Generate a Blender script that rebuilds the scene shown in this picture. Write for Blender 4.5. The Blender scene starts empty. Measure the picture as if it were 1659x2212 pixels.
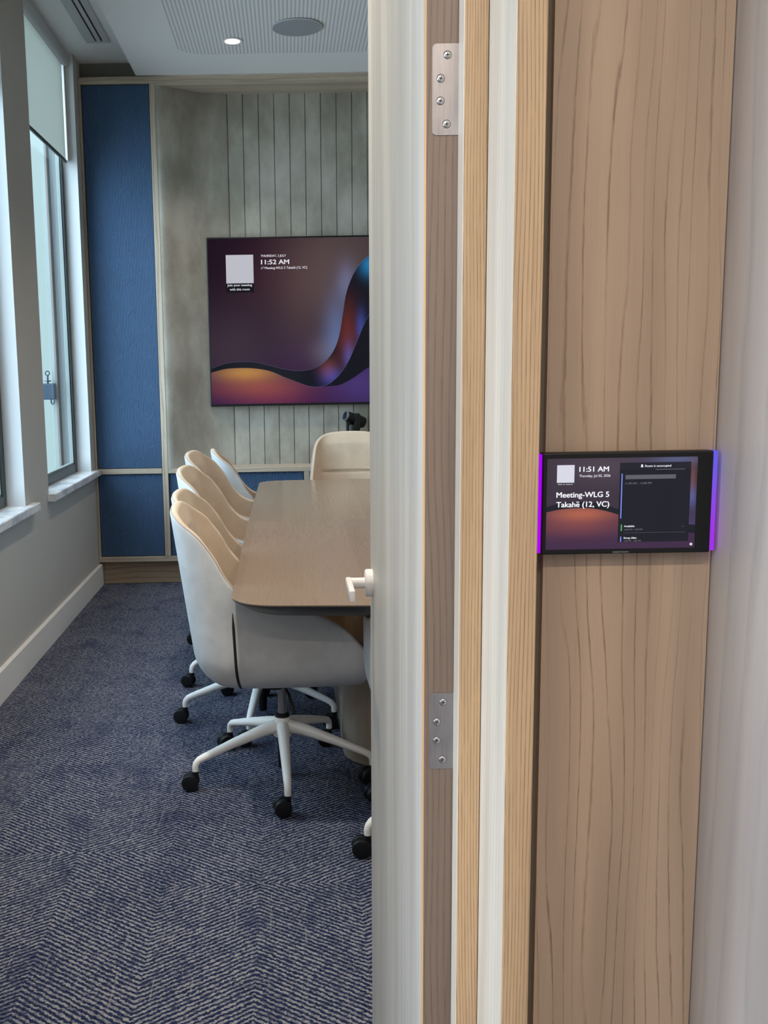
import bpy, bmesh, math, random
from mathutils import Vector, Matrix

random.seed(7)
PI = math.pi
sc = bpy.context.scene
COL = sc.collection

# ------------------------------------------------------------------ camera
F_PX, PITCH, ROLL = 2109.0, math.atan(309 / 2109.0), math.atan(0.0165)
cam_d = bpy.data.cameras.new('camera')
cam = bpy.data.objects.new('camera', cam_d)
COL.objects.link(cam)
fw = Vector((0, math.cos(PITCH), -math.sin(PITCH)))
u0 = Vector((0, math.sin(PITCH), math.cos(PITCH)))
r0 = Vector((1, 0, 0))
rt = r0 * math.cos(ROLL) - u0 * math.sin(ROLL)
up = u0 * math.cos(ROLL) + r0 * math.sin(ROLL)
cam.matrix_world = Matrix(((rt.x, up.x, -fw.x, 0), (rt.y, up.y, -fw.y, 0), (rt.z, up.z, -fw.z, 1.40), (0, 0, 0, 1)))
cam_d.sensor_fit = 'VERTICAL'
cam_d.sensor_height = 36.0
cam_d.lens = 36.0 * F_PX / 2212.0
cam_d.shift_x = (829.5 - 625.0) / 2212.0
cam_d.clip_start = 0.02
sc.camera = cam

# ------------------------------------------------------------------ view, world, lamps
sc.view_settings.view_transform = 'Standard'
sc.view_settings.look = 'None'
sc.view_settings.gamma = 1.0
sc.view_settings.use_curve_mapping = False
sc.view_settings.exposure = 0.0
sc.cycles.max_bounces = 10
sc.cycles.diffuse_bounces = 6
sc.cycles.transparent_max_bounces = 12
sc.cycles.sample_clamp_indirect = 8.0

SKY_BASE = (0.62, 0.79, 0.83)
SKY_GLOW = (6.2, 7.3, 8.8)
LOW_FILL_GLOW = (3.5, 4.0, 4.5)
ROOM_LAMP_W = 13.5
CORRIDOR_LAMP_W = 30.0


# ------------------------------------------------------------------ node expression helper
class X:
    """A float socket with arithmetic that builds math nodes."""
    nt = None

    def __init__(s, sock):
        s.s = sock

    @staticmethod
    def m(op, *a, clamp=False):
        n = X.nt.nodes.new('ShaderNodeMath')
        n.operation = op
        n.use_clamp = clamp
        for i, v in enumerate(a):
            if isinstance(v, X):
                X.nt.links.new(v.s, n.inputs[i])
            else:
                n.inputs[i].default_value = float(v)
        return X(n.outputs[0])

    def __add__(s, o): return X.m('ADD', s, o)
    def __radd__(s, o): return X.m('ADD', o, s)
    def __sub__(s, o): return X.m('SUBTRACT', s, o)
    def __rsub__(s, o): return X.m('SUBTRACT', o, s)
    def __mul__(s, o): return X.m('MULTIPLY', s, o)
    def __rmul__(s, o): return X.m('MULTIPLY', o, s)
    def __truediv__(s, o): return X.m('DIVIDE', s, o)
    def __rtruediv__(s, o): return X.m('DIVIDE', o, s)
    def __pow__(s, o): return X.m('POWER', s, o)
    def __neg__(s): return X.m('MULTIPLY', s, -1)
    def __lt__(s, o): return X.m('LESS_THAN', s, o)
    def __gt__(s, o): return X.m('GREATER_THAN', s, o)
    def sin(s): return X.m('SINE', s)
    def cos(s): return X.m('COSINE', s)
    def abs(s): return X.m('ABSOLUTE', s)
    def floor(s): return X.m('FLOOR', s)
    def frac(s): return X.m('FRACT', s)
    def sqrt(s): return X.m('SQRT', s)
    def exp(s): return X.m('EXPONENT', s)
    def max(s, o): return X.m('MAXIMUM', s, o)
    def min(s, o): return X.m('MINIMUM', s, o)
    def clamp(s): return X.m('MAXIMUM', X.m('MINIMUM', s, 1.0), 0.0)

    def step(s, a, b):
        n = X.nt.nodes.new('ShaderNodeMapRange')
        n.interpolation_type = 'SMOOTHSTEP'
        X.nt.links.new(s.s, n.inputs[0])
        n.inputs[1].default_value, n.inputs[2].default_value = a, b
        return X(n.outputs[0])


def vec(x, y, z):
    n = X.nt.nodes.new('ShaderNodeCombineXYZ')
    for i, v in enumerate((x, y, z)):
        if isinstance(v, X):
            X.nt.links.new(v.s, n.inputs[i])
        else:
            n.inputs[i].default_value = float(v)
    return n.outputs[0]


def coords(kind='Object'):
    t = X.nt.nodes.new('ShaderNodeTexCoord')
    n = X.nt.nodes.new('ShaderNodeSeparateXYZ')
    X.nt.links.new(t.outputs[kind], n.inputs[0])
    return X(n.outputs[0]), X(n.outputs[1]), X(n.outputs[2])


def noise(v, scale=1.0, detail=2.0, rough=0.5):
    n = X.nt.nodes.new('ShaderNodeTexNoise')
    X.nt.links.new(v, n.inputs['Vector'])
    n.inputs['Scale'].default_value = scale
    n.inputs['Detail'].default_value = detail
    n.inputs['Roughness'].default_value = rough
    return X(n.outputs[0])


def mixc(f, a, b):
    n = X.nt.nodes.new('ShaderNodeMix')
    n.data_type = 'RGBA'
    for v, i in ((f, 0), (a, 6), (b, 7)):
        if isinstance(v, X):
            X.nt.links.new(v.s, n.inputs[i])
        elif hasattr(v, 'links'):
            X.nt.links.new(v, n.inputs[i])
        elif i == 0:
            n.inputs[0].default_value = v
        else:
            n.inputs[i].default_value = (*v, 1)
    return n.outputs[2]


def addc(a, col, f):
    """a + col * f"""
    n = X.nt.nodes.new('ShaderNodeMix')
    n.data_type = 'RGBA'
    n.blend_type = 'ADD'
    n.clamp_factor = False
    X.nt.links.new(f.s, n.inputs[0])
    X.nt.links.new(a, n.inputs[6]) if hasattr(a, 'links') else setattr(n.inputs[6], 'default_value', (*a, 1))
    n.inputs[7].default_value = (*col, 1)
    return n.outputs[2]


MATS = {}


def mat(name, base=(0.5, 0.5, 0.5), rough=0.5, metal=0.0, spec=0.5, build=None):
    """build() may return a dict: color (socket), rough (X), bump (X, strength, distance)."""
    m = bpy.data.materials.new(name)
    m.use_nodes = True
    nt = m.node_tree
    X.nt = nt
    b = nt.nodes['Principled BSDF']
    b.inputs['Base Color'].default_value = (*base, 1)
    b.inputs['Roughness'].default_value = rough
    b.inputs['Metallic'].default_value = metal
    b.inputs['Specular IOR Level'].default_value = spec
    if build:
        r = build()
        if 'color' in r:
            nt.links.new(r['color'], b.inputs['Base Color'])
        if 'rough' in r:
            nt.links.new(r['rough'].s, b.inputs['Roughness'])
        if 'bump' in r:
            h, st, di = r['bump']
            bn = nt.nodes.new('ShaderNodeBump')
            bn.inputs['Strength'].default_value = st
            bn.inputs['Distance'].default_value = di
            nt.links.new(h.s, bn.inputs['Height'])
            nt.links.new(bn.outputs[0], b.inputs['Normal'])
    MATS[name] = m
    return m


def emit(name, color=(1, 1, 1), strength=1.0, build=None, gloss=0.0):
    m = bpy.data.materials.new(name)
    m.use_nodes = True
    nt = m.node_tree
    X.nt = nt
    b = nt.nodes['Principled BSDF']
    b.inputs['Base Color'].default_value = (0.004, 0.004, 0.005, 1)
    b.inputs['Roughness'].default_value = 0.12 if gloss else 0.6
    b.inputs['Specular IOR Level'].default_value = gloss
    b.inputs['Emission Strength'].default_value = strength
    if build:
        nt.links.new(build(), b.inputs['Emission Color'])
    else:
        b.inputs['Emission Color'].default_value = (*color, 1)
    MATS[name] = m
    return m


def wood(name, base, dark, axis='Z', pitch=0.012, warp=0.5, line=0.6, pore=0.35, rough=0.42, bump=0.15, spec=0.5, tint=None, tone=0.15, thin=False):
    def build():
        x, y, z = coords()
        al, c1, c2 = {'Z': (z, x, y), 'X': (x, y, z), 'Y': (y, x, z)}[axis]
        ac = c1 + c2 * 0.83
        n = noise(vec(al * 1.1, c1 * 5.5, c2 * 5.5), 1.0, 2.0)
        n2 = noise(vec(al * 6.0, c1 * 40, c2 * 40), 1.0, 2.0)
        ph = ac / pitch + (n - 0.5) * (warp / pitch * 0.1) + (n2 - 0.5) * (0.22 if thin else 0.35)
        if thin:
            ph = ph + noise(vec(al * 0.5, c1 * 26, c2 * 26), 1.0, 2.0) * 2.4 + noise(vec(al * 45, c1 * 200, c2 * 200), 1.0, 2.0) * 0.12
        s = ph.frac()
        ring = (s.step(0.80, 0.91) * (1.0 - s.step(0.92, 0.99))) if thin else s.step(0.55, 0.86) * (1.0 - s.step(0.86, 1.0))
        br = noise(vec(al * 30, c1 * 260, c2 * 260), 1.0, 3.0).step(0.32, 0.62)
        pores = noise(vec(al * 9, c1 * 700, c2 * 700), 1.0, 3.0).step(0.45, 0.75)
        cloud = noise(vec(al * 0.9, c1 * 14, c2 * 14), 1.0, 2.0).step(0.3, 0.7)
        if thin:
            ring = ring * (0.25 + noise(vec(al * 2.3 + 3, c1 * 30, c2 * 30), 1.0, 3.0).step(0.32, 0.6) * 0.75)
        f = (ring * (0.45 + br * 0.55) * line + pores * pore).clamp()
        lo = tuple(v * (1 - tone) for v in base)
        hi = tint or tuple(min(1, v * (1 + tone)) for v in base)
        c = mixc(f, mixc(cloud, lo, hi), dark)
        return {'color': c, 'bump': (1.0 - f, bump, 0.0006), 'rough': rough + f * 0.12}
    return mat(name, rough=rough, spec=spec, build=build)


# ------------------------------------------------------------------ world
w = bpy.data.worlds.new('overcast_sky')
sc.world = w
w.use_nodes = True
X.nt = w.node_tree
gx, gy, gz = coords('Generated')
lobe = (gx * -0.74 + gy * -0.42 + gz * 0.53).max(0.0)
cs = mixc(gz.step(-0.3, 0.9), SKY_BASE, (0.80, 0.98, 1.04))
cs = addc(cs, SKY_GLOW, lobe * lobe)
low_lobe = (gx * -0.82 + gy * -0.28 + gz * -0.50).max(0.0)      # below-horizon glow added to brighten the ceiling and blinds
cs = addc(cs, LOW_FILL_GLOW, low_lobe * low_lobe)
bg = w.node_tree.nodes['Background']
w.node_tree.links.new(cs, bg.inputs[0])
bg.inputs[1].default_value = 1.0


def area_lamp(name, loc, sx, sy, watts, color, rot=(0, 0, 0), spread=PI):
    l = bpy.data.lights.new(name, 'AREA')
    l.shape = 'RECTANGLE'
    l.size, l.size_y = sx, sy
    l.energy = watts
    l.color = color
    l.spread = spread
    o = bpy.data.objects.new(name, l)
    o.location = loc
    o.rotation_euler = rot
    COL.objects.link(o)
    return o


# corridor: slim ceiling strip just outside the door wall and a wider panel further back
area_lamp('corridor_strip_lamp', (0.25, -0.42, 2.62), 1.5, 0.05, CORRIDOR_LAMP_W * 1.32, (1.0, 0.86, 0.70))
area_lamp('corridor_panel_lamp', (-0.6, -1.6, 2.66), 1.2, 1.2, CORRIDOR_LAMP_W * 0.7, (1.0, 0.93, 0.84))

# ------------------------------------------------------------------ mesh helpers


class MB:
    def __init__(s):
        s.bm = bmesh.new()

    def box(s, x0, x1, y0, y1, z0, z1, bev=0.0, seg=2):
        b = bmesh.new()
        bmesh.ops.create_cube(b, size=1.0)
        for v in b.verts:
            v.co = Vector((x0 + (v.co.x + 0.5) * (x1 - x0), y0 + (v.co.y + 0.5) * (y1 - y0), z0 + (v.co.z + 0.5) * (z1 - z0)))
        if bev:
            bmesh.ops.bevel(b, geom=b.edges[:], offset=bev, segments=seg, affect='EDGES', profile=0.5)
        s._merge(b)
        return s

    def _merge(s, b):
        me = bpy.data.meshes.new('tmp')
        b.to_mesh(me)
        b.free()
        s.bm.from_mesh(me)
        bpy.data.meshes.remove(me)

    def prism(s, pts, axis, a0, a1, bev=0.0):
        """polygon in the plane perpendicular to axis, extruded from a0 to a1."""
        b = bmesh.new()

        def P(p, a):
            return {'Z': (p[0], p[1], a), 'Y': (p[0], a, p[1]), 'X': (a, p[0], p[1])}[axis]
        lo = [b.verts.new(P(p, a0)) for p in pts]
        hi = [b.verts.new(P(p, a1)) for p in pts]
        n = len(pts)
        b.faces.new(lo)
        b.faces.new(hi[::-1])
        for i in range(n):
            b.faces.new((lo[i], hi[i], hi[(i + 1) % n], lo[(i + 1) % n]))
        bmesh.ops.recalc_face_normals(b, faces=b.faces[:])
        if bev:
            bmesh.ops.bevel(b, geom=b.edges[:], offset=bev, segments=2, affect='EDGES', profile=0.5)
        s._merge(b)
        return s

    def grid(s, rows, close_u=False, flip=False):
        """rows: list of equal-length point lists."""
        b = bmesh.new()
        V = [[b.verts.new(p) for p in r] for r in rows]
        for i in range(len(V) - 1):
            n = len(V[i])
            for j in range(n if close_u else n - 1):
                q = (V[i][j], V[i][(j + 1) % n], V[i + 1][(j + 1) % n], V[i + 1][j])
                b.faces.new(q[::-1] if flip else q)
        s._merge(b)
        return s

    def tube(s, path, radii, n=12, caps=True):
        path = [Vector(p) for p in path]
        if not hasattr(radii, '__len__'):
            radii = [radii] * len(path)
        rows = []
        prev = None
        for i, p in enumerate(path):
            a = path[max(0, i - 1)]
            c = path[min(len(path) - 1, i + 1)]
            t = (c - a).normalized()
            if prev is None:
                ref = Vector((0, 0, 1)) if abs(t.z) < 0.9 else Vector((1, 0, 0))
                x = t.cross(ref).normalized()
            else:
                x = (prev - t * prev.dot(t)).normalized()
            prev = x
            y = t.cross(x)
            rr = radii[i]
            rx, ry = rr if hasattr(rr, '__len__') else (rr, rr)
            rows.append([p + x * (rx * math.cos(2 * PI * k / n)) + y * (ry * math.sin(2 * PI * k / n)) for k in range(n)])
        b = bmesh.new()
        V = [[b.verts.new(p) for p in r] for r in rows]
        for i in range(len(V) - 1):
            for j in range(n):
                b.faces.new((V[i][j], V[i][(j + 1) % n], V[i + 1][(j + 1) % n], V[i + 1][j]))
        if caps:
            b.faces.new(V[0][::-1])
            b.faces.new(V[-1])
        bmesh.ops.recalc_face_normals(b, faces=b.faces[:])
        s._merge(b)
        return s

    def lathe(s, prof, origin=(0, 0, 0), direction=(0, 0, 1), n=32):
        """prof: (radius, height) pairs."""
        d = Vector(direction).normalized()
        ref = Vector((0, 0, 1)) if abs(d.z) < 0.9 else Vector((1, 0, 0))
        x = d.cross(ref).normalized()
        y = d.cross(x)
        o = Vector(origin)
        b = bmesh.new()
        V = [[b.verts.new(o + d * h + (x * math.cos(2 * PI * k / n) + y * math.sin(2 * PI * k / n)) * max(r, 1e-5)) for k in range(n)] for r, h in prof]
        for i in range(len(V) - 1):
            for j in range(n):
                b.faces.new((V[i][j], V[i][(j + 1) % n], V[i + 1][(j + 1) % n], V[i + 1][j]))
        b.faces.new(V[0][::-1])
        b.faces.new(V[-1])
        bmesh.ops.recalc_face_normals(b, faces=b.faces[:])
        s._merge(b)
        return s

    def flat(s, pts, y):
        """a flat polygon facing -Y given as (x, z) points."""
        vs = [s.bm.verts.new((p[0], y, p[1])) for p in pts]
        f = s.bm.faces.new(vs)
        f.normal_update()
        if f.normal.y > 0:
            f.normal_flip()
        return s

    def build(s, name, m, parent=None, smooth=False, mods=()):
        me = bpy.data.meshes.new(name)
        s.bm.to_mesh(me)
        s.bm.free()
        o = bpy.data.objects.new(name, me)
        COL.objects.link(o)
        me.materials.append(MATS[m] if isinstance(m, str) else m)
        if smooth:
            for p in me.polygons:
                p.use_smooth = True
            if smooth != 'all':
                mod = None
                me.set_sharp_from_angle(angle=math.radians(40))
        if parent:
            o.parent = parent
        return o


def tag(o, label, cat, group=None, kind=None):
    o['label'] = label
    o['category'] = cat
    if group:
        o['group'] = group
    if kind:
        o['kind'] = kind
    return o


def empty(name, loc=(0, 0, 0), rz=0.0):
    o = bpy.data.objects.new(name, None)
    o.empty_display_size = 0.05
    o.location = loc
    o.rotation_euler = (0, 0, rz)
    COL.objects.link(o)
    return o


def struct(mb, name, m, label, cat, smooth=False):
    return tag(mb.build(name, m, None, smooth), label, cat, kind='structure')


def copy_tree(o, parent=None):
    c = o.copy()
    COL.objects.link(c)
    c.parent = parent
    for ch in list(o.children):
        copy_tree(ch, c)
    return c


def text(name, body, x0, x1, zb, cap, y, m, parent, bold=0.0):
    """one line of lettering facing -Y: left x0, right x1, baseline zb, capital height cap."""
    cu = bpy.data.curves.new('tmp_text', 'FONT')
    cu.body = body.replace('\u0113', 'e')
    cu.size = 1.0
    cu.resolution_u = 4
    ob = bpy.data.objects.new('tmp_text', cu)
    COL.objects.link(ob)
    dg = bpy.context.evaluated_depsgraph_get()
    dg.update()
    me = bpy.data.meshes.new_from_object(ob.evaluated_get(dg))
    if '\u0113' in body:      # the built-in face has no e with macron: add the bar over the e
        pre = body.split('\u0113')[0]
        ext = []
        for t in (pre, pre + 'e'):
            cu.body = t
            dg.update()
            tm = bpy.data.meshes.new_from_object(ob.evaluated_get(bpy.context.evaluated_depsgraph_get()))
            ext.append(max(v.co.x for v in tm.vertices))
            bpy.data.meshes.remove(tm)
        bq = bmesh.new()
        bq.from_mesh(me)
        q = [bq.verts.new(p) for p in ((ext[0] + 0.10, 0.60, 0), (ext[1] - 0.05, 0.60, 0), (ext[1] - 0.05, 0.67, 0), (ext[0] + 0.10, 0.67, 0))]
        bq.faces.new(q)
        bq.to_mesh(me)
        bq.free()
    bpy.data.objects.remove(ob)
    bpy.data.curves.remove(cu)
    if bold:                  # heavier weight: the same outlines laid side by side
        bq = bmesh.new()
        for sx_, sy_ in ((-1, 0), (1, 0), (0, -0.6), (0, 0.6)):
            m2 = me.copy()
            m2.transform(Matrix.Translation((sx_ * bold, sy_ * bold, 0)))
            bq.from_mesh(m2)
            bpy.data.meshes.remove(m2)
        bq.to_mesh(me)
        bq.free()
    xs = [v.co.x for v in me.vertices]
    mn, mx = min(xs), max(xs)
    CAPH = 0.73
    for v in me.vertices:
        v.co = Vector((x0 + (v.co.x - mn) / (mx - mn) * (x1 - x0), y, zb + v.co.y / CAPH * cap))
    me.materials.clear()
    me.materials.append(MATS[m])
    o = bpy.data.objects.new(name, me)
    COL.objects.link(o)
    o.parent = parent
    return o


def crom(pts, n):
    """Catmull-Rom resample of a list of tuples, n samples per span."""
    out = []
    P = [pts[0]] + list(pts) + [pts[-1]]
    for i in range(1, len(P) - 2):
        for k in range(n):
            t = k / n
            a, b, c, d = P[i - 1], P[i], P[i + 1], P[i + 2]
            out.append(tuple(0.5 * (2 * b[j] + (c[j] - a[j]) * t + (2 * a[j] - 5 * b[j] + 4 * c[j] - d[j]) * t * t + (3 * b[j] - a[j] - 3 * c[j] + d[j]) * t ** 3) for j in range(len(b))))
    out.append(tuple(pts[-1]))
    return out


# ------------------------------------------------------------------ materials
mat('paint_taupe', (0.43, 0.405, 0.37), 0.75)
mat('paint_reveal', (0.60, 0.60, 0.60), 0.6)
mat('paint_skirting', (0.66, 0.63, 0.60), 0.5)
mat('paint_ceiling', (0.70, 0.70, 0.69), 0.8)
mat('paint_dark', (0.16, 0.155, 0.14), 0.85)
mat('alu_dark', (0.045, 0.055, 0.055), 0.4, 0.3)
mat('alu_mid', (0.22, 0.25, 0.24), 0.5)
mat('brown_flashing', (0.16, 0.12, 0.10), 0.6)
mat('white_plaster', (0.72, 0.76, 0.77), 0.7)
mat('blind_bar', (0.07, 0.07, 0.075), 0.5)
mat('white_plastic', (0.78, 0.75, 0.74), 0.45)
mat('white_metal', (0.80, 0.79, 0.77), 0.35)
mat('black_plastic', (0.008, 0.008, 0.009), 0.42, spec=0.28)
mat('black_rubber', (0.006, 0.007, 0.009), 0.5, spec=0.28)
mat('gap_dark', (0.02, 0.018, 0.018), 0.8)
mat('grey_metal', (0.30, 0.30, 0.32), 0.35, 0.8)
mat('bracket_blue', (0.018, 0.036, 0.062), 0.5)
mat('vent_grey', (0.45, 0.46, 0.47), 0.5)
mat('speaker_grey', (0.30, 0.315, 0.33), 0.7)
mat('table_edge', (0.040, 0.041, 0.043), 0.28)
mat('lens_glass', (0.01, 0.015, 0.022), 0.08)


def b_steel():
    x, y, z = coords()
    n = noise(vec(x * 420, y, z * 22), 1.0, 3.0)
    n2 = noise(vec(x * 60, y, z * 40), 1.0, 3.0)
    return {'color': mixc((n * 0.7 + n2 * 0.5 - 0.1).clamp(), (0.25, 0.235, 0.24), (0.46, 0.43, 0.43)), 'rough': 0.30 + n2 * 0.2}


mat('hinge_steel', metal=0.85, build=b_steel)
mat('zip_dark', (0.006, 0.006, 0.014), 0.6)
mat('piping', (0.40, 0.33, 0.31), 0.6)


def b_marble():
    x, y, z = coords()
    n = noise(vec(x * 9, y * 5, z * 9), 1.0, 6.0, 0.65)
    return {'color': mixc(n.step(0.35, 0.62), (0.46, 0.46, 0.49), (0.74, 0.72, 0.71)), 'rough': 0.18 + n * 0.1}


mat('marble', rough=0.2, build=b_marble)


def leather(name, a, b, rough):
    def f():
        x, y, z = coords()
        n = noise(vec(x * 9, y * 9, z * 9), 1.0, 4.0, 0.6)
        g = noise(vec(x * 500, y * 500, z * 500), 1.0, 2.0)
        return {'color': mixc(n.step(0.3, 0.7), a, b), 'bump': (g, 0.08, 0.0006)}
    return mat(name, rough=rough, build=f, spec=0.35)


leather('leather_outer', (0.475, 0.490, 0.505), (0.585, 0.600, 0.612), 0.6)  # shell leather with the cool window light put into its colour
leather('leather_inner', (0.56, 0.445, 0.335), (0.63, 0.51, 0.395), 0.7)  # same leather inside, with warm room light put into its colour


def b_lime():
    x, y, z = coords()
    n = noise(vec(x * 2.2, y * 2.2, z * 1.6), 1.0, 6.0, 0.62)
    n2 = noise(vec(x * 7 + 4, y * 7, z * 3), 1.0, 5.0, 0.6)
    f = (n * 0.65 + n2 * 0.35).step(0.34, 0.64)
    return {'color': mixc(f, (0.255, 0.228, 0.185), (0.45, 0.418, 0.36)), 'bump': (n2, 0.1, 0.002)}


mat('limewash', rough=0.85, build=b_lime)


def b_felt():
    x, y, z = coords()
    W, H = 0.0476, 0.1904
    # groups of four rib columns: one turns over at the top, one turns under at the bottom
    xs = (x + 0.06) / W
    lx = xs.frac() * W
    q4 = (xs.floor() * 0.25).frac() * 4.0
    is0 = 1.0 - (q4 - 0.0).abs().step(0.2, 0.6)
    is2 = 1.0 - (q4 - 2.0).abs().step(0.2, 0.6)
    lz = ((z + 0.5 + is2 * (H * 0.62)) / H).frac() * H
    d_top = ((W - lx) * (W - lx) + (lz - (H - W)) * (lz - (H - W))).sqrt()
    d_bot = (lx * lx + (W - lz) * (W - lz)).sqrt()
    top = (lz > (H - W)) * is0 * (d_top < W)
    bot = (lz < W) * is2 * (d_bot < W)
    p = W / 5.0
    d = lx * (1.0 - top) * (1.0 - bot) + top * d_top + bot * d_bot
    # a narrow flat gap around each turned end
    edge = (lz > (H - W * 1.12)) * is0 * (1.0 - top) + (lz < W * 1.12) * is2 * (1.0 - bot)
    rib = ((d * (2 * PI / p)).cos() * 0.5 + 0.5) * (1.0 - edge * 0.55)
    g = noise(vec(x * 900, y * 900, z * 900), 1.0, 2.0)
    c = mixc(rib * 0.35 + g * 0.2, (0.045, 0.085, 0.158), (0.070, 0.123, 0.212))
    return {'color': c, 'bump': (rib + g * 0.08, 0.85, 0.003)}


mat('blue_felt', rough=0.9, spec=0.2, build=b_felt)


def b_carpet():
    x, y, z = coords()
    Wc = 0.268
    xc = (x + 0.365) / Wc
    ci = xc.floor()
    lx = xc.frac()
    off = (ci * 0.5).floor()
    par = (off * 0.5).frac() * 2.0
    yr = (y - 2.51 - par * 0.19) / 0.92
    ri = yr.floor()
    sgn = (((ci + ri) * 0.5).frac() * 2.0) * -2.0 + 1.0
    w1 = noise(vec(x * 26, y * 26, z), 1.0, 2.0)
    w2 = noise(vec(x * 120, y * 120, z), 1.0, 1.0)
    ph = (y + sgn * (lx - 0.5) * (Wc * 0.70)) / 0.0168 + (w1 - 0.5) * 0.75 + (w2 - 0.5) * 0.8
    s = (ph * (2 * PI)).sin() * 0.5 + 0.5
    patch = noise(vec(x * 7, y * 5, z), 1.0, 3.0)
    tuft = noise(vec(x * 150, y * 150, z), 1.0, 2.0, 0.7).step(0.22, 0.75)
    yarn = noise(vec(x * 60 + 9, y * 60, z), 1.0, 2.0, 0.6)
    rid = ((x + 0.02) / 0.0893).frac()
    slub = (1.0 - (rid - 0.5).abs().step(0.0, 0.035)) * noise(vec(x * 3, y * 9, z), 1.0, 2.0).step(0.5, 0.6)
    f = (s.step(0.30, 0.78) * (0.25 + yarn.step(0.28, 0.62) * 0.85) * (0.45 + patch.step(0.25, 0.55) * 0.6) + slub * 0.35).clamp()
    f = (f * (0.42 + tuft * 0.95)).clamp()
    navy = mixc(tuft, (0.005, 0.008, 0.026), (0.020, 0.032, 0.090))
    c = mixc(f, navy, (0.255, 0.255, 0.275))
    return {'color': c, 'bump': (s * 0.6 + tuft * 0.9, 0.8, 0.004)}


mat('carpet', rough=0.95, spec=0.1, build=b_carpet)


def b_perf():
    x, y, z = coords()
    # rounded perforated field
    x0, y1, rr = -0.60, 5.95, 0.16
    dx = (x0 + rr - x).max(0.0)
    dy = (y - (y1 - rr)).max(0.0)
    inside = 1.0 - ((dx * dx + dy * dy).sqrt()).step(rr - 0.006, rr)
    inside = inside * (x > x0) * (y < y1)
    sx = ((x / 0.0205).frac() - 0.5).abs()
    sy = ((y / 0.0095).frac() - 0.5).abs()
    hole = (1.0 - sx.step(0.14, 0.26)) * (1.0 - sy.step(0.26, 0.36))
    return {'color': mixc(hole * inside * 0.6, (0.74, 0.74, 0.73), (0.10, 0.10, 0.10))}


mat('perforated_board', rough=0.8, build=b_perf)

wood('oak_front', (0.50, 0.33, 0.185), (0.21, 0.125, 0.065), 'Z', 0.0036, 0.40, 0.75, 0.30, 0.45)
wood('oak_panel', (0.47, 0.345, 0.25), (0.25, 0.17, 0.115), 'Z', 0.0158, 1.1, 1.0, 0.14, 0.5, 0.25, thin=True)
wood('oak_cool_sheen', (0.49, 0.445, 0.41), (0.36, 0.325, 0.305), 'Z', 0.05, 1.8, 0.42, 0.18, 0.42, 0.08)  # side wall oak, cool light and grazing sheen put into the colour
wood('oak_daylit', (0.76, 0.70, 0.60), (0.60, 0.54, 0.44), 'Z', 0.012, 0.5, 0.4, 0.2, 0.4, 0.08)  # frame oak on its doorway faces, daylight reflection put into the colour
wood('oak_door_sheen', (0.66, 0.63, 0.575), (0.50, 0.48, 0.43), 'Z', 0.03, 0.9, 0.30, 0.25, 0.40, 0.08)  # door oak paled by the window's grazing sheen, painted into the colour
wood('walnut_edge', (0.195, 0.138, 0.105), (0.11, 0.075, 0.058), 'Z', 0.0075, 0.45, 0.6, 0.3, 0.45)
wood('oak_raw', (0.66, 0.42, 0.22), (0.5, 0.30, 0.15), 'Z', 0.006, 0.3, 0.3, 0.2, 0.5)
wood('oak_trim_v', (0.44, 0.36, 0.275), (0.22, 0.16, 0.11), 'Z', 0.03, 0.8, 0.6, 0.2, 0.5)
wood('oak_trim_h', (0.44, 0.36, 0.275), (0.24, 0.18, 0.13), 'X', 0.03, 0.8, 0.5, 0.2, 0.5)
wood('oak_kick', (0.36, 0.255, 0.165), (0.16, 0.10, 0.06), 'X', 0.030, 0.9, 0.7, 0.2, 0.5)


def b_table():
    x, y, z = coords()
    ry = ((y - 4.245) / 1.55).floor()
    lx = ((x + 0.22 + ry * 0.07) / 0.19)
    ci = lx.floor()
    tone = noise(vec(ci * 7.3 + 0.5, ry * 5.1 + 0.3, 0.5), 3.0, 0.0)
    n = noise(vec(x * 7 + ci * 3.7, y * 2.0 + ry * 5.0, z), 1.0, 3.0)
    ph = (x / 0.016 + n * 7.0)
    s = ph.frac()
    ring = s.step(0.5, 0.9) * (1.0 - s.step(0.9, 1.0))
    po = noise(vec(x * 420, y * 9, z), 1.0, 3.0).step(0.42, 0.72)
    c = mixc(tone.step(0.3, 0.7), (0.215, 0.158, 0.112), (0.255, 0.189, 0.135))
    c = mixc((ring * 0.15 + po * 0.3).clamp(), c, (0.17, 0.118, 0.08))
    seam = 1.0 - (y - 4.245).abs().step(0.0015, 0.003)
    c = mixc(seam * 0.6, c, (0.10, 0.07, 0.05))
    return {'color': c, 'rough': 0.21 + ring * 0.04}


mat('table_veneer', rough=0.36, build=b_table)
wood('pedestal_veneer', (0.40, 0.34, 0.27), (0.25, 0.20, 0.15), 'Z', 0.02, 0.6, 0.4, 0.3, 0.34)


def thin_glass(name, tint):
    m = bpy.data.materials.new(name)
    m.use_nodes = True
    nt = m.node_tree
    nt.nodes.clear()
    out = nt.nodes.new('ShaderNodeOutputMaterial')
    mx = nt.nodes.new('ShaderNodeMixShader')
    tr = nt.nodes.new('ShaderNodeBsdfTransparent')
    tr.inputs[0].default_value = (*tint, 1)
    gl = nt.nodes.new('ShaderNodeBsdfGlossy')
    gl.inputs['Roughness'].default_value = 0.02
    mx.inputs[0].default_value = 0.05
    nt.links.new(tr.outputs[0], mx.inputs[1])
    nt.links.new(gl.outputs[0], mx.inputs[2])
    nt.links.new(mx.outputs[0], out.inputs[0])
    MATS[name] = m


thin_glass('window_glass', (0.90, 0.97, 0.98))


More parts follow.
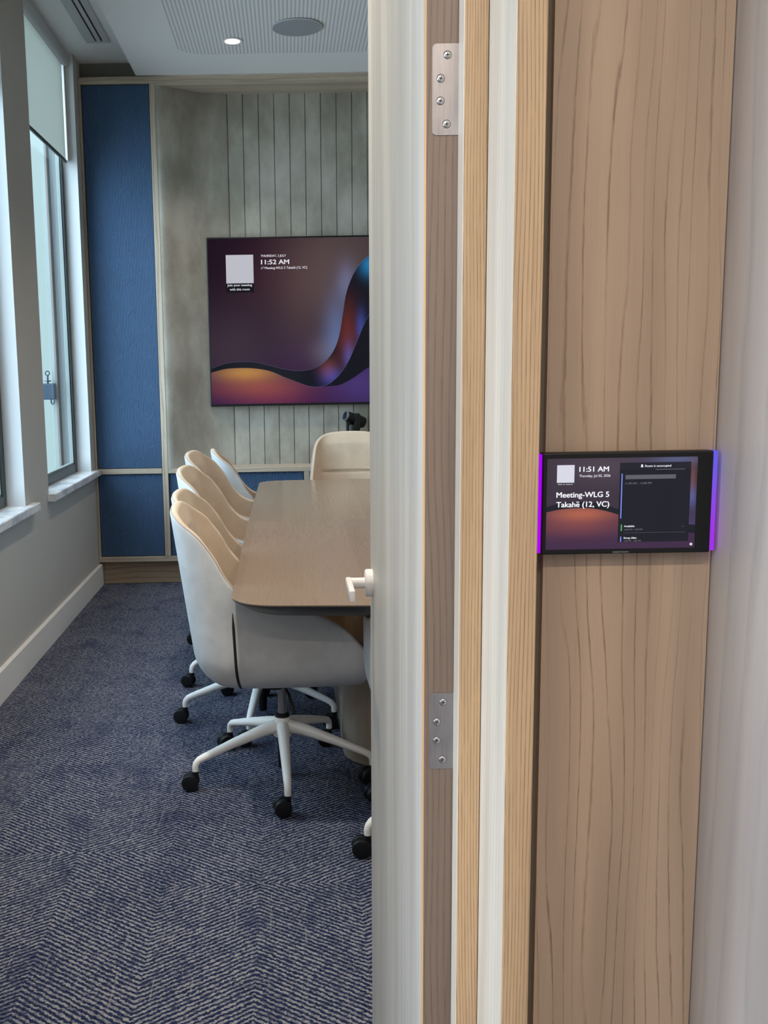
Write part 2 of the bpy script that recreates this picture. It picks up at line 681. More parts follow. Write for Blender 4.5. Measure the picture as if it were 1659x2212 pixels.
def blind_fabric():
    m = bpy.data.materials.new('blind_fabric')
    m.use_nodes = True
    nt = m.node_tree
    nt.nodes.clear()
    out = nt.nodes.new('ShaderNodeOutputMaterial')
    mx = nt.nodes.new('ShaderNodeMixShader')
    d = nt.nodes.new('ShaderNodeBsdfDiffuse')
    d.inputs[0].default_value = (0.66, 0.66, 0.63, 1)
    t = nt.nodes.new('ShaderNodeBsdfTranslucent')
    t.inputs[0].default_value = (0.60, 0.61, 0.57, 1)
    mx.inputs[0].default_value = 0.42
    nt.links.new(d.outputs[0], mx.inputs[1])
    nt.links.new(t.outputs[0], mx.inputs[2])
    nt.links.new(mx.outputs[0], out.inputs[0])
    MATS['blind_fabric'] = m


blind_fabric()

# ------------------------------------------------------------------ room shell
XL, XO = -1.262, -1.436          # inner and outer face of the window wall
ZS, ZH = 0.735, 3.30             # sill underside, window head
WIN = [(5.09, 6.225), (2.72, 4.635)]

struct(MB().box(-3.2, 2.3, -3.0, 6.75, -0.05, 0.0), 'floor', 'carpet', 'navy and grey herringbone carpet across the meeting room floor', 'carpet')
ceil = MB().box(-0.90, 2.25, 1.30, 6.33, 3.20, 3.34)
struct(ceil, 'ceiling', 'perforated_board', 'lowered white ceiling with a perforated acoustic field', 'ceiling')
struct(MB().box(XO, -0.80, 1.30, 6.75, 3.30, 3.36), 'ceiling_margin', 'paint_ceiling', 'higher white ceiling strip along the windows', 'ceiling')

wl = MB()
wl.box(XO, XL, 1.30, 6.75, 0.0, ZS)
ys = [1.30, WIN[1][0], WIN[1][1], WIN[0][0], WIN[0][1], 6.75]
for i in range(0, 6, 2):
    wl.box(XO, XL, ys[i], ys[i + 1], ZS, ZH)
wall_left = struct(wl, 'wall_left', 'paint_taupe', 'taupe painted window wall on the left of the room', 'wall')
# painted white linings inside each opening
for i, (a, b) in enumerate(WIN):
    m = MB()
    m.box(-1.350, XL - 0.0005, a, a + 0.004, ZS + 0.035, ZH)
    m.box(-1.350, XL - 0.0005, b - 0.004, b, ZS + 0.035, ZH)
    m.box(XO + 0.001, -1.40, a, a + 0.004, ZS, ZH)
    m.box(XO + 0.001, -1.40, b - 0.004, b, ZS, ZH)
    struct(m, 'trim_%d' % (i + 1), 'paint_reveal', ['white window reveal lining beside the blue panels', 'white window reveal lining nearest the camera at left edge', 'white window reveal lining by the door side'][i], 'window lining')

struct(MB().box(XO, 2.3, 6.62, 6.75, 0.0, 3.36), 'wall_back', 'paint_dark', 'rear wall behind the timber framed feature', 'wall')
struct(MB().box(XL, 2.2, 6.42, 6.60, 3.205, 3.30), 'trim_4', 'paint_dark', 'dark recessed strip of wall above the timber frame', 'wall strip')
struct(MB().box(2.2, 2.3, 1.30, 6.62, 0.0, 3.36), 'wall_right', 'paint_taupe', 'right hand wall of the meeting room hidden by the door', 'wall')
fwl = MB()
fwl.box(XO, -0.72, 1.17, 1.30, 0.0, 3.36)
fwl.box(-0.72, 0.26, 1.17, 1.30, 2.14, 3.36)
fwl.box(0.26, 2.3, 1.175, 1.30, 0.0, 3.36)
struct(fwl, 'wall_front', 'paint_taupe', 'wall that holds the doorway', 'wall')

bb = MB().prism([(XL, 0.0), (XL + 0.018, 0.0), (XL + 0.018, 0.136), (XL + 0.013, 0.142), (XL, 0.142)], 'Y', 1.31, 6.395)
struct(bb, 'baseboard_left', 'paint_skirting', 'tall pale painted skirting board below the windows', 'skirting')

# corridor
struct(MB().box(-3.2, 0.7, -3.0, 1.17, 2.70, 2.80), 'ceiling_corridor', 'paint_ceiling', 'corridor ceiling outside the door', 'ceiling')
struct(MB().box(-3.2, 0.7, -3.1, -3.0, 0.0, 2.8), 'wall_corridor', 'paint_reveal', 'corridor wall behind the camera', 'wall')
cw = MB()  # end wall opening is added, unseen, so cool sky light reaches the doorway
cw.box(-3.3, -3.2, -3.1, 1.3, 0.0, 0.8)
cw.box(-3.3, -3.2, -3.1, 1.3, 2.5, 2.8)
cw.box(-3.3, -3.2, -3.1, -2.4, 0.8, 2.5)
cw.box(-3.3, -3.2, 0.8, 1.3, 0.8, 2.5)
struct(cw, 'wall_corridor_left', 'paint_reveal', 'corridor end wall with an unseen opening added for cool side light', 'wall')
struct(MB().box(-3.2, XO, 1.17, 1.30, 0.0, 2.8), 'wall_corridor_front', 'paint_taupe', 'corridor wall left of the doorway', 'wall')

# ------------------------------------------------------------------ windows, sills, blinds
for i, (a, b) in enumerate(WIN):
    wn = tag(empty('window_%d' % (i + 1), (-1.372, (a + b) / 2, 0.77)), ['far window with dark metal frame beside the blue panels', 'nearer window with dark metal frame at the left edge', 'window with dark metal frame near the doorway'][i], 'window', kind='structure')
    ly = (b - a) / 2 - 0.005
    f = MB()
    f.box(-0.018, 0.022, -ly, -ly + 0.042, 0.0, 2.52, 0.002)
    f.box(-0.018, 0.022, ly - 0.042, ly, 0.0, 2.52, 0.002)
    f.box(-0.018, 0.022, -ly + 0.042, ly - 0.042, 0.0, 0.055, 0.002)
    f.box(-0.018, 0.022, -ly + 0.042, ly - 0.042, 2.47, 2.52, 0.002)
    if b - a > 1.5:
        f.box(-0.018, 0.022, -0.024, 0.024, 0.055, 2.47, 0.002)
    f.build('window_frame', 'alu_dark', wn)
    s2 = MB()
    s2.box(-0.014, 0.010, -ly + 0.042, -ly + 0.052, 0.055, 2.47)
    s2.box(-0.014, 0.010, ly - 0.052, ly - 0.042, 0.055, 2.47)
    s2.box(-0.014, 0.010, -ly + 0.052, ly - 0.052, 0.055, 0.066)
    s2.build('glazing_bead', 'alu_mid', wn)
    MB().box(-0.006, 0.0, -ly + 0.042, ly - 0.042, 0.055, 2.47).build('pane', 'window_glass', wn)

for i, (a, b, lab) in enumerate(((5.06, 6.337, 'veined white stone window sill under the far window'), (2.69, 4.76, 'veined white stone window sill under the nearer window at left edge'))):
    o = MB().prism([(-1.352, 0.735), (-1.222, 0.735), (-1.222, 0.768), (-1.226, 0.772), (-1.352, 0.772)], 'Y', max(a, WIN[i][0]), min(b, WIN[i][1]))
    a2, b2 = a, b
    o.prism([(XL + 0.0005, 0.735), (-1.222, 0.735), (-1.222, 0.768), (-1.226, 0.772), (XL + 0.0005, 0.772)], 'Y', a2, max(a, WIN[i][0]))
    if b2 > WIN[i][1]:
        o.prism([(XL + 0.0005, 0.735), (-1.222, 0.735), (-1.222, 0.768), (-1.226, 0.772), (XL + 0.0005, 0.772)], 'Y', WIN[i][1], b2)
    struct(o, 'window_sill' if i == 0 else 'window_sill.%03d' % i, 'marble', lab, 'window sill')

# roller blinds
for i, (a, b) in enumerate(WIN[:2]):
    bl = tag(empty('roller_blind', (-1.322, (a + b) / 2, 3.262)), ['pale roller blind half lowered over the far window', 'pale roller blind at the left edge of the nearer window'][i], 'blind', 'roller blinds in the window openings')
    h = (b - a) / 2 - 0.012
    MB().lathe([(0.020, -h), (0.036, -h), (0.036, h), (0.020, h)], (0.010, 0, 0), (0, 1, 0), 24).build('tube', 'vent_grey', bl, True)
    MB().box(-0.0015, 0.0, -h + 0.02, h - 0.035, -0.585, 0.02).build('fabric', 'blind_fabric', bl)
    MB().box(-0.006, 0.005, -h + 0.02, h - 0.035, -0.603, -0.583, 0.002).build('bottom_bar', 'blind_bar', bl)
    MB().box(-0.012, 0.010, h - 0.020, h - 0.006, -0.585, -0.03, 0.001).build('side_channel', 'white_plastic', bl)

# outside the far window: metal flashings and a bracket with an eyelet
struct(MB().box(-1.449, XO - 0.0005, 6.16, 6.24, 0.60, 3.3), 'trim_5', 'brown_flashing', 'brown metal edge strip outside the far window', 'window trim')
struct(MB().box(-1.478, -1.450, 6.20, 6.26, 0.60, 3.3), 'trim_6', 'alu_mid', 'grey metal edge strip outside the far window', 'window trim')
br = tag(empty('facade_bracket', (-1.449, 6.15, 1.29)), 'dark blue metal bracket with an eyelet outside the far window', 'bracket')
MB().box(-0.085, 0.0, -0.03, 0.045, -0.055, 0.045, 0.006).build('bracket_box', 'bracket_blue', br)
e = MB()
e.tube([(-0.045, 0, 0.045), (-0.045, 0, 0.095)], 0.006)
e.lathe([(0.022, 0.0), (0.022, 0.007)], (-0.045, 0, 0.056), (0, 0, 1), 16)
ring = [(-0.045 + 0.013 * math.cos(t), 0, 0.108 + 0.013 * math.sin(t)) for t in [2 * PI * k / 20 for k in range(21)]]
e.tube(ring, 0.0038, 8)
e.build('eyelet', 'bracket_blue', br, True)
hk = MB()
hk.tube([(-0.030, 0, -0.055), (-0.030, 0, -0.075), (-0.022, 0, -0.085), (-0.012, 0, -0.078), (-0.012, 0, -0.055)], 0.005, 8)
hk.build('hook', 'bracket_blue', br, True)

# ------------------------------------------------------------------ timber feature at the back
YF, YB = 6.34, 6.56
fe = tag(empty('feature_wall_frame', (0.455, YF, 0.0)), 'light oak frame surrounding blue panels and the recessed display', 'wall frame')
ox = -0.455


def fbox(mb, x0, x1, y0, y1, z0, z1, bev=0.0015):
    return mb.box(x0 + ox, x1 + ox, y0 - YF, y1 - YF, z0, z1, bev)


XR = 2.15
PX = [(-1.247, -0.823), (-0.786, 0.10), (0.137, 0.775), (0.812, 1.66), (1.70, 2.12)]
# bottom rail, mid rail, top beam
m = MB()
fbox(m, XL + 0.001, XR, YF, YF + 0.20, 0.155, 0.188)
m.build('bottom_rail', 'oak_trim_h', fe)
m = MB()
fbox(m, XL + 0.020, -0.826, YF, YF + 0.20, 0.738, 0.772)
m.build('mid_rail', 'oak_trim_h', fe)
m = MB()
pts = [(-0.768, 6.337), (-0.70, 6.40), (-0.611, 6.455), (-0.50, 6.515), (-0.355, YB - 0.003), (1.265, YB - 0.003), (1.41, 6.515), (1.52, 6.455), (1.61, 6.40), (1.678, 6.337)]
m.box(-0.826 + 0.041 + ox, 1.72 + ox, 0.0, YB - YF, 0.738, 0.768, 0.0015)
m.build('ledge', 'oak_trim_h', fe)
m = MB()
fbox(m, XL + 0.001, XR, YF, YF + 0.25, 3.157, 3.188)
fbox(m, XL + 0.001, XR, YF + 0.006, YF + 0.25, 3.188, 3.20)
m.build('top_beam', 'oak_trim_h', fe)
m = MB()
fbox(m, -0.785, 1.70, YF + 0.002, YB + 0.02, 3.143, 3.157)
m.build('soffit', 'oak_trim_h', fe)
for x0, x1, z0, z1 in ((-1.261, -1.247, 0.188, 3.157), (-0.823, -0.786, 0.188, 3.157), (1.70, 1.737, 0.188, 3.157), (2.12, 2.15, 0.188, 3.157), (0.10, 0.137, 0.188, 0.738), (0.775, 0.812, 0.188, 0.738)):
    m = MB()
    fbox(m, x0, x1, YF - 0.001, YF + 0.20, z0, z1)
    m.build('post', 'oak_trim_v', fe)
m = MB()
fbox(m, XL + 0.019, XR, YF + 0.055, YF + 0.20, 0.0, 0.155)
m.build('plinth', 'oak_kick', fe)
for x0, x1, z0, z1 in ((-1.247, -0.823, 0.772, 3.157), (-1.247, -0.823, 0.188, 0.738), (-0.786, 0.10, 0.188, 0.738), (0.137, 0.775, 0.188, 0.738), (0.812, 1.70, 0.188, 0.738), (1.737, 2.12, 0.188, 3.157)):
    o = MB().box(x0 + 0.003, x1 - 0.003, YF + 0.016, YF + 0.036, z0 + 0.003, z1 - 0.003, 0.002).build('acoustic_panel', 'blue_felt', None)
    o.parent = fe
    o.location = (ox, -YF, 0)
    m = MB().box(x0 + ox, x1 + ox, 0.037, 0.05, z0, z1)
    m.build('panel_backing', 'gap_dark', fe)

# curved plaster niche, grooved boards
m = MB()
prof = crom([(-0.785, 6.335), (-0.74, 6.352), (-0.611, 6.450), (-0.49, 6.525), (-0.355, YB)], 8)
groove = []
x = -0.3565
while x < 1.27:
    groove += [(x - 0.0032, YB), (x - 0.0018, YB + 0.007), (x + 0.0018, YB + 0.007), (x + 0.0032, YB)]
    x += 0.0997
right = [(0.91 - p[0] + 0.0, p[1]) for p in prof[::-1]]
line = prof[:-1] + groove + [p for p in right if p[0] > groove[-1][0] + 0.01]
m.grid([[(p[0] + ox, p[1] - YF, 0.768) for p in line], [(p[0] + ox, p[1] - YF, 3.143) for p in line]])
nb = m.build('niche_lining', 'limewash', fe)

# ------------------------------------------------------------------ wall display
TY = 6.50
tv = tag(empty('wall_display', (0.455, TY, 1.165)), 'large wall mounted screen showing a purple and orange ribbon wallpaper', 'screen')


def tvx(x): return x - 0.455


def tvz(z): return z - 1.165


m = MB()
m.box(-0.963, 0.963, 0.0, 0.040, -0.004, 1.083, 0.004)
m.build('housing', 'black_plastic', tv)
MB().box(-0.30, 0.30, 0.041, 0.058, 0.30, 0.80).build('wall_mount', 'black_plastic', tv)


def blob(x, z, cx, cz, sx, sz):
    a = (x - cx) / sx
    b = (z - cz) / sz
    return (-(a * a + b * b)).exp()


def b_wall():
    x, y, z = coords()
    x, z = x + 0.455, z + 1.165
    c = (0.016, 0.003, 0.014)
    c = addc(c, (0.095, 0.070, 0.058), blob(x, z, 0.36, 2.10, 0.34, 0.38))
    c = addc(c, (0.055, 0.040, 0.035), blob(x, z, 0.15, 1.85, 0.22, 0.45))
    c = addc(c, (0.10, 0.19, 0.42), blob(x, z, 0.335, 1.60, 0.085, 0.24))
    c = addc(c, (0.10, 0.14, 0.30), blob(x, z, 0.40, 1.95, 0.06, 0.12))
    c = addc(c, (0.09, 0.09, 0.11), blob(x, z, 0.25, 1.50, 0.10, 0.10))
    c = addc(c, (0.022, 0.002, 0.045), blob(x, z, 0.08, 1.42, 0.25, 0.22))
    c = addc(c, (0.050, 0.032, 0.050), blob(x, z, -0.40, 1.50, 0.28, 0.30))
    c = addc(c, (0.03, 0.006, 0.012), blob(x, z, -0.02, 2.0, 0.3, 0.3))
    c = addc(c, (0.05, 0.04, 0.045), blob(x, z, 0.9, 2.0, 0.5, 0.5))
    return c


emit('tv_backdrop', build=b_wall, strength=0.55, gloss=0.22)


def b_rib():
    x, y, z = coords()
    x, z = x + 0.455, z + 1.165
    c = (0.004, 0.005, 0.012)
    c = addc(c, (0.13, 0.018, 0.006), blob(x, z, 0.40, 1.62, 0.07, 0.20))
    c = addc(c, (0.14, 0.035, 0.015), blob(x, z, 0.27, 1.40, 0.06, 0.07))
    c = addc(c, (0.03, 0.05, 0.30), blob(x, z, 0.30, 1.34, 0.07, 0.06))
    c = addc(c, (0.03, 0.07, 0.30), blob(x, z, 0.41, 1.47, 0.035, 0.09))
    c = addc(c, (0.02, 0.06, 0.30), blob(x, z, 0.49, 1.66, 0.03, 0.10))
    c = addc(c, (0.01, 0.22, 0.50), blob(x, z, 0.55, 2.06, 0.06, 0.07))
    c = addc(c, (0.05, 0.02, 0.03), blob(x, z, 0.9, 2.2, 0.3, 0.2))
    return c


emit('tv_ribbon', build=b_rib, strength=0.75, gloss=0.22)


def b_hill():
    x, y, z = coords()
    x, z = x + 0.455, z + 1.165
    c = (0.045, 0.012, 0.075)
    c = addc(c, (0.52, 0.27, 0.0), blob(x, z, -0.27, 1.385, 0.20, 0.055))
    c = addc(c, (0.27, 0.065, 0.0), blob(x, z, -0.20, 1.29, 0.30, 0.075))
    c = addc(c, (0.10, 0.008, 0.004), blob(x, z, -0.10, 1.20, 0.25, 0.08))
    c = addc(c, (0.03, 0.03, 0.14), blob(x, z, 0.48, 1.30, 0.20, 0.14))
    return c


emit('tv_dunes', build=b_hill, strength=0.68, gloss=0.22)
emit('tv_black', (0.003, 0.003, 0.008), 1.0, gloss=0.22)
emit('tv_rim', (0.20, 0.26, 0.48), 1.0)
emit('tv_text', (0.72, 0.72, 0.76), 1.0)
emit('tv_tile', (0.50, 0.50, 0.56), 1.0)
emit('tv_card', (0.006, 0.006, 0.008), 1.0)

rt_ = [(-0.500, 1.411), (-0.399, 1.443), (-0.291, 1.452), (-0.205, 1.447), (-0.113, 1.424), (-0.020, 1.399), (0.066, 1.387), (0.138, 1.391), (0.202, 1.412), (0.267, 1.460), (0.318, 1.534), (0.348, 1.625), (0.370, 1.750), (0.392, 1.875), (0.429, 1.978), (0.479, 2.060), (0.546, 2.118), (0.66, 2.165), (0.82, 2.17), (1.0, 2.10), (1.2, 1.96), (1.404, 1.86)]
rb_ = [(-0.500, 1.384), (-0.400, 1.407), (-0.292, 1.411), (-0.206, 1.406), (-0.113, 1.388), (-0.021, 1.348), (0.065, 1.314), (0.136, 1.288), (0.201, 1.280), (0.266, 1.293), (0.338, 1.349), (0.403, 1.440), (0.454, 1.552), (0.498, 1.657), (0.544, 1.747), (0.62, 1.85), (0.74, 1.92), (0.90, 1.92), (1.1, 1.80), (1.25, 1.68), (1.404, 1.60)]
rt_ = [(max(p[0], -0.500), p[1]) for p in crom(rt_, 6)]
rb_ = [(max(p[0], -0.500), p[1]) for p in crom(rb_, 6)]
SX0, SX1, SZ0, SZ1 = -0.500, 1.410, 1.176, 2.237


def tvp(p): return (tvx(p[0]), tvz(p[1]))


m = MB()
m.flat([tvp(p) for p in ((SX0, SZ0), (SX1, SZ0), (SX1, SZ1), (SX0, SZ1))], -0.0004)
scr = m.build('screen', 'tv_backdrop', tv)


def strip(mb, top, bot, y):
    """fill between two polylines by resampling both by index fraction."""
    n = 120

    def at(pl, f):
        k = f * (len(pl) - 1)
        i = min(int(k), len(pl) - 2)
        t = k - i
        return (pl[i][0] * (1 - t) + pl[i + 1][0] * t, pl[i][1] * (1 - t) + pl[i + 1][1] * t)
    a = [at(top, k / n) for k in range(n + 1)]
    b = [at(bot, k / n) for k in range(n + 1)]
    mb.grid([[(tvx(p[0]), y, tvz(p[1])) for p in b], [(tvx(p[0]), y, tvz(p[1])) for p in a]])


m = MB()
strip(m, rt_, rb_, -0.0010)
m.build('ribbon_graphic', 'tv_ribbon', scr)
m = MB()
low = [(p[0], SZ0) for p in rb_]
strip(m, rb_, low, -0.0007)
m.build('dune_graphic', 'tv_dunes', scr)
m = MB()
dk = [(0.235, 1.281), (0.30, 1.285), (0.352, 1.293), (0.438, 1.335), (0.543, 1.405), (0.70, 1.47), (1.0, 1.44), (1.404, 1.30)]
dk = crom(dk, 6)
tp = [p for p in rb_ if p[0] > 0.235]
strip(m, tp, dk, -0.00085)
m.build('shade_graphic', 'tv_black', scr)
m = MB()
m.tube([(tvx(p[0]), -0.0012, tvz(p[1])) for p in rt_], [(0.0016, 0.0003)] * len(rt_), 6)
m.tube([(tvx(p[0]), -0.0012, tvz(p[1])) for p in rb_ if p[0] > -0.1], [(0.0010, 0.0003)] * len([p for p in rb_ if p[0] > -0.1]), 6)
m.build('ribbon_rim', 'tv_rim', scr)
m = MB()
m.flat([tvp(p) for p in ((-0.386, 1.897), (-0.206, 1.897), (-0.206, 2.137), (-0.386, 2.137))], -0.0013)
m.build('code_card', 'tv_card', scr)
m = MB()
m.flat([tvp(p) for p in ((-0.385, 1.956), (-0.207, 1.956), (-0.207, 2.136), (-0.385, 2.136))], -0.0015)
m.build('code_tile', 'tv_tile', scr)
MB().box(tvx(-0.1815), tvx(-0.1805), -0.0016, -0.0012, tvz(1.90), tvz(2.15)).build('divider_line', 'tv_ribbon', scr)
for body, x0, x1, zb, cap, bo in (('THURSDAY, 2 JULY', -0.158, 0.006, 2.1205, 0.0145, 0.018), ('11:52 AM', -0.157, 0.026, 2.074, 0.030, 0.028), ('Meeting-WLG 5 Takah\u0113 (12, VC)', -0.133, 0.142, 2.0435, 0.0155, 0.015), ('Join your meeting', -0.379, -0.218, 1.938, 0.0145, 0.018), ('with this room', -0.364, -0.234, 1.911, 0.0145, 0.018)):
    text('screen_text', body, tvx(x0), tvx(x1), tvz(zb), cap, -0.0018, 'tv_text', scr, bo)
m = MB()
ic = [(tvx(-0.153 + 0.0045 * math.cos(t)), -0.0018, tvz(2.049 + 0.0055 * math.sin(t))) for t in [2 * PI * k / 16 for k in range(17)]]
m.tube(ic, 0.0007, 6)
ic = [(tvx(-0.144 + 0.0055 * math.cos(t)), -0.0018, tvz(2.054 + 0.005 * math.sin(t))) for t in [-PI / 2 + 1.5 * PI * k / 16 for k in range(17)]]
m.tube(ic, 0.0007, 6)
m.build('chat_icon', 'tv_text', scr)

# ------------------------------------------------------------------ conference camera on the ledge
cc = tag(empty('conference_camera', (0.43, 6.455, 0.768)), 'black swivelling video camera standing on the ledge below the screen', 'camera')
MB().lathe([(0.05, 0.0), (0.055, 0.004), (0.055, 0.04), (0.045, 0.05), (0.045, 0.255), (0.042, 0.262)], (0, 0, 0), (0, 0, 1), 32).build('base', 'black_plastic', cc, True)
m = MB()
m.box(-0.045, -0.020, -0.035, 0.035, 0.225, 0.335, 0.006)
m.box(0.008, 0.045, -0.035, 0.035, 0.225, 0.335, 0.006)
m.build('yoke', 'black_plastic', cc)
dr = Vector((-0.86, -0.42, 0.36)).normalized()
o0 = Vector((0.024, 0.010, 0.290))
m = MB().lathe([(0.020, -0.062), (0.036, -0.055), (0.040, -0.03), (0.036, 0.05), (0.034, 0.085), (0.030, 0.088)], o0, dr, 32)
m.build('camera_head', 'black_plastic', cc, True)
m = MB().lathe([(0.0345, 0.082), (0.0345, 0.0915), (0.029, 0.0925)], o0, dr, 32)
m.build('lens_ring', 'grey_metal', cc, True)
m = MB().lathe([(0.028, 0.090), (0.0275, 0.094), (0.015, 0.096), (0.001, 0.0965)], o0, dr, 32)
m.build('lens', 'lens_glass', cc, True)

# ------------------------------------------------------------------ ceiling fittings
emit('downlight_glow', (1.0, 0.97, 0.90), 6.0)


def downlight(x, y, label, k):
    d = tag(empty('downlight', (x, y, 3.2)), label, 'ceiling light', 'recessed downlights in the lowered ceiling')
    MB().lathe([(0.040, 0.0), (0.055, -0.001), (0.057, -0.003), (0.055, -0.005), (0.042, -0.004)], (0, 0, 0), (0, 0, 1), 32).build('trim_ring', 'white_plastic', d, True)
    MB().lathe([(0.001, -0.0045), (0.041, -0.0045), (0.041, -0.0052), (0.001, -0.0056)], (0, 0, 0), (0, 0, 1), 32).build('lamp_lens', 'downlight_glow', d, True)
    l = bpy.data.lights.new('downlight_lamp', 'SPOT')
    l.energy = ROOM_LAMP_W * k
    l.spot_size = math.radians(110)
    l.spot_blend = 0.9
    l.shadow_soft_size = 0.05
    l.color = (1.0, 0.90, 0.77)
    o = bpy.data.objects.new('downlight_lamp', l)
    o.location = (0, 0, -0.02)
    o.parent = d
    COL.objects.link(o)


downlight(-0.272, 5.718, 'lit round downlight in the ceiling by the timber frame', 4)
for x, y, k in ((1.2, 5.718, 5), (-0.272, 3.9, 6), (1.2, 3.9, 6), (-0.272, 2.1, 14), (1.2, 2.1, 8)):
    downlight(x, y, 'lit round downlight in the ceiling further along the room', k)
sp = tag(empty('ceiling_speaker', (0.084, 5.507, 3.2)), 'large round grey speaker grille in the perforated ceiling', 'speaker')
MB().lathe([(0.120, 0.0), (0.134, -0.001), (0.137, -0.006), (0.133, -0.009), (0.128, -0.008)], (0, 0, 0), (0, 0, 1), 48).build('rim', 'vent_grey', sp, True)
MB().lathe([(0.001, -0.002), (0.129, -0.002), (0.129, -0.0085), (0.06, -0.0095), (0.001, -0.0098)], (0, 0, 0), (0, 0, 1), 48).build('grille', 'speaker_grey', sp, True)
sn = tag(empty('ceiling_sensor', (0.43, 4.985, 3.2)), 'small white ceiling sensor at the top edge beside the door', 'sensor')
MB().lathe([(0.045, 0.0), (0.045, -0.012), (0.032, -0.022), (0.018, -0.026)], (0, 0, 0), (0, 0, 1), 32).build('housing', 'white_plastic', sn, True)
MB().lathe([(0.018, -0.0255), (0.012, -0.034), (0.002, -0.037)], (0, 0, 0), (0, 0, 1), 24).build('dome', 'white_plastic', sn, True)
vt = tag(empty('slot_diffuser', (-1.062, 5.0, 3.30)), 'long grey ceiling air vent with two dark slots along the windows', 'air vent')
m = MB()
for x0, x1 in ((-0.072, -0.0165), (-0.0055, 0.0175), (0.0285, 0.066)):
    m.box(x0, x1, -1.9, 0.9855, -0.008, 0.0)
m.box(-0.072, 0.066, 0.985, 1.015, -0.008, 0.0)
m.build('vent_frame', 'vent_grey', vt)
for x0, x1 in ((-0.0165, -0.0055), (0.0175, 0.0285)):
    MB().box(x0, x1, -1.9, 0.985, -0.003, 0.0).build('slot', 'gap_dark', vt)

# ------------------------------------------------------------------ doorway: frame, leaf, hinges, handle
struct(MB().box(0.2270, 0.2565, 0.995, 1.174, 0.0, 2.16, 0.0012), 'trim_7', 'oak_front', 'warm oak architrave standing proud beside the touch panel', 'door frame')
struct(MB().box(0.2258, 0.2270, 0.9957, 1.1285, 0.0, 2.16), 'trim_12', 'oak_daylit', 'doorway side of the architrave with daylight painted into its oak', 'door frame')
struct(MB().box(0.199, 0.2250, 1.122, 1.1745, 0.0, 2.14, 0.0012), 'trim_8', 'oak_front', 'warm oak door stop between the door edge and the architrave', 'door frame')
struct(MB().box(0.1982, 0.1990, 1.1227, 1.1550, 0.0, 2.10), 'trim_13', 'oak_daylit', 'thin side of the door stop with daylight painted into its oak', 'door frame')
struct(MB().box(0.2250, 0.2270, 1.128, 1.1745, 0.0, 2.14), 'trim_9', 'gap_dark', 'dark joint between the door stop and the architrave', 'joint')
dfl = MB()
dfl.box(-0.72, -0.66, 0.995, 1.30, 0.0, 2.16, 0.0012)
dfl.box(-0.66, 0.199, 0.995, 1.17, 2.115, 2.16, 0.0012)
struct(dfl, 'trim_10', 'oak_front', 'far side and head of the oak door frame', 'door frame')

dor = tag(empty('door_1', (0.1995, 1.156, 0.0)), 'wide open timber door leaf seen from its hinge edge', 'door', kind='structure')


def dbox(mb, x0, x1, y0, y1, z0, z1, bev=0.0):
    return mb.box(x0 - 0.1995, x1 - 0.1995, y0 - 1.156, y1 - 1.156, z0, z1, bev)


o = dbox(MB(), 0.1622, 0.1985, 1.160, 1.905, 0.008, 2.095).build('core', 'oak_door_sheen', dor)
o = dbox(MB(), 0.1622, 0.1990, 1.156, 1.160, 0.008, 2.095).build('hinge_edge', 'walnut_edge', dor)
o['label'] = 'dark brown hinge edge'
o = dbox(MB(), 0.1600, 0.1622, 1.1565, 1.912, 0.008, 2.095).build('face_veneer', 'oak_door_sheen', dor)
o['label'] = 'oak face with window sheen painted in'
o = dbox(MB(), 0.1598, 0.1622, 1.1558, 1.1568, 0.008, 2.095).build('veneer_arris', 'oak_raw', dor)
for zc, hs, yo in ((1.708, 0.0490, 0.0), (0.954, 0.0490, 0.0)):
    pts = []
    for cx, cz, a0 in ((0.1735, zc - hs + 0.005, PI), (0.1735, zc + hs - 0.005, PI / 2)):
        arc = [(cx + 0.005 * math.cos(a0 + s * PI / 2 * k / 6), cz + 0.005 * math.sin(a0 + s * PI / 2 * k / 6)) for k in range(7) for s in ((1,) if a0 == PI else (1,))]
        pts.append(arc)
    poly = pts[0] + [(0.1985, zc - hs), (0.1985, zc + hs)] + pts[1]
    m = MB().prism([(p[0] - 0.1995, p[1]) for p in poly], 'Y', -0.0012, 0.001)
    hg = m.build('hinge', 'hinge_steel' if 'hinge_steel' in MATS else mat('hinge_steel', (0.50, 0.47, 0.47), 0.38, 0.75), dor)
    for dz, dx in ((0.037, 0.1855), (0.012, 0.1780), (-0.012, 0.1778), (-0.037, 0.1850)):
        m = MB().lathe([(0.0040, 0.0), (0.0042, 0.0004), (0.0036, 0.0009), (0.0010, 0.0010)], (dx - 0.1995, -0.0012, zc + dz), (0, -1, 0), 24)
        s = m.build('screw', 'screw_steel' if 'screw_steel' in MATS else mat('screw_steel', (0.50, 0.48, 0.48), 0.3, 0.9), hg, True)
        an = 0.5 + dx * 40
        m = MB()
        for k in range(2):
            a = an + k * PI / 2
            c_, s_ = math.cos(a) * 0.0022, math.sin(a) * 0.0022
            m.tube([(dx - 0.1995 - c_, -0.0022, zc + dz - s_), (dx - 0.1995 + c_, -0.0022, zc + dz + s_)], 0.0005, 6)
        # outline ring of the countersink
        m.tube([(dx - 0.1995 + 0.0043 * math.cos(t), -0.0013, zc + dz + 0.0043 * math.sin(t)) for t in [2 * PI * k / 24 for k in range(25)]], 0.0004, 5)
        m.build('screw_recess', 'gap_dark', s)
hd = empty('lever_handle')
hd.parent = dor
hd.location = (0.1600 - 0.1995, 1.868 - 1.156, 0.984)
hd['label'] = 'white lever handle'
MB().lathe([(0.027, 0.0), (0.027, -0.012), (0.0245, -0.0145), (0.010, -0.015)], (0, 0, 0), (1, 0, 0), 40).build('rose', 'white_plastic', hd, True)
m = MB()
m.tube([(-0.014, 0, 0), (-0.046, 0, 0)], 0.0105, 24)
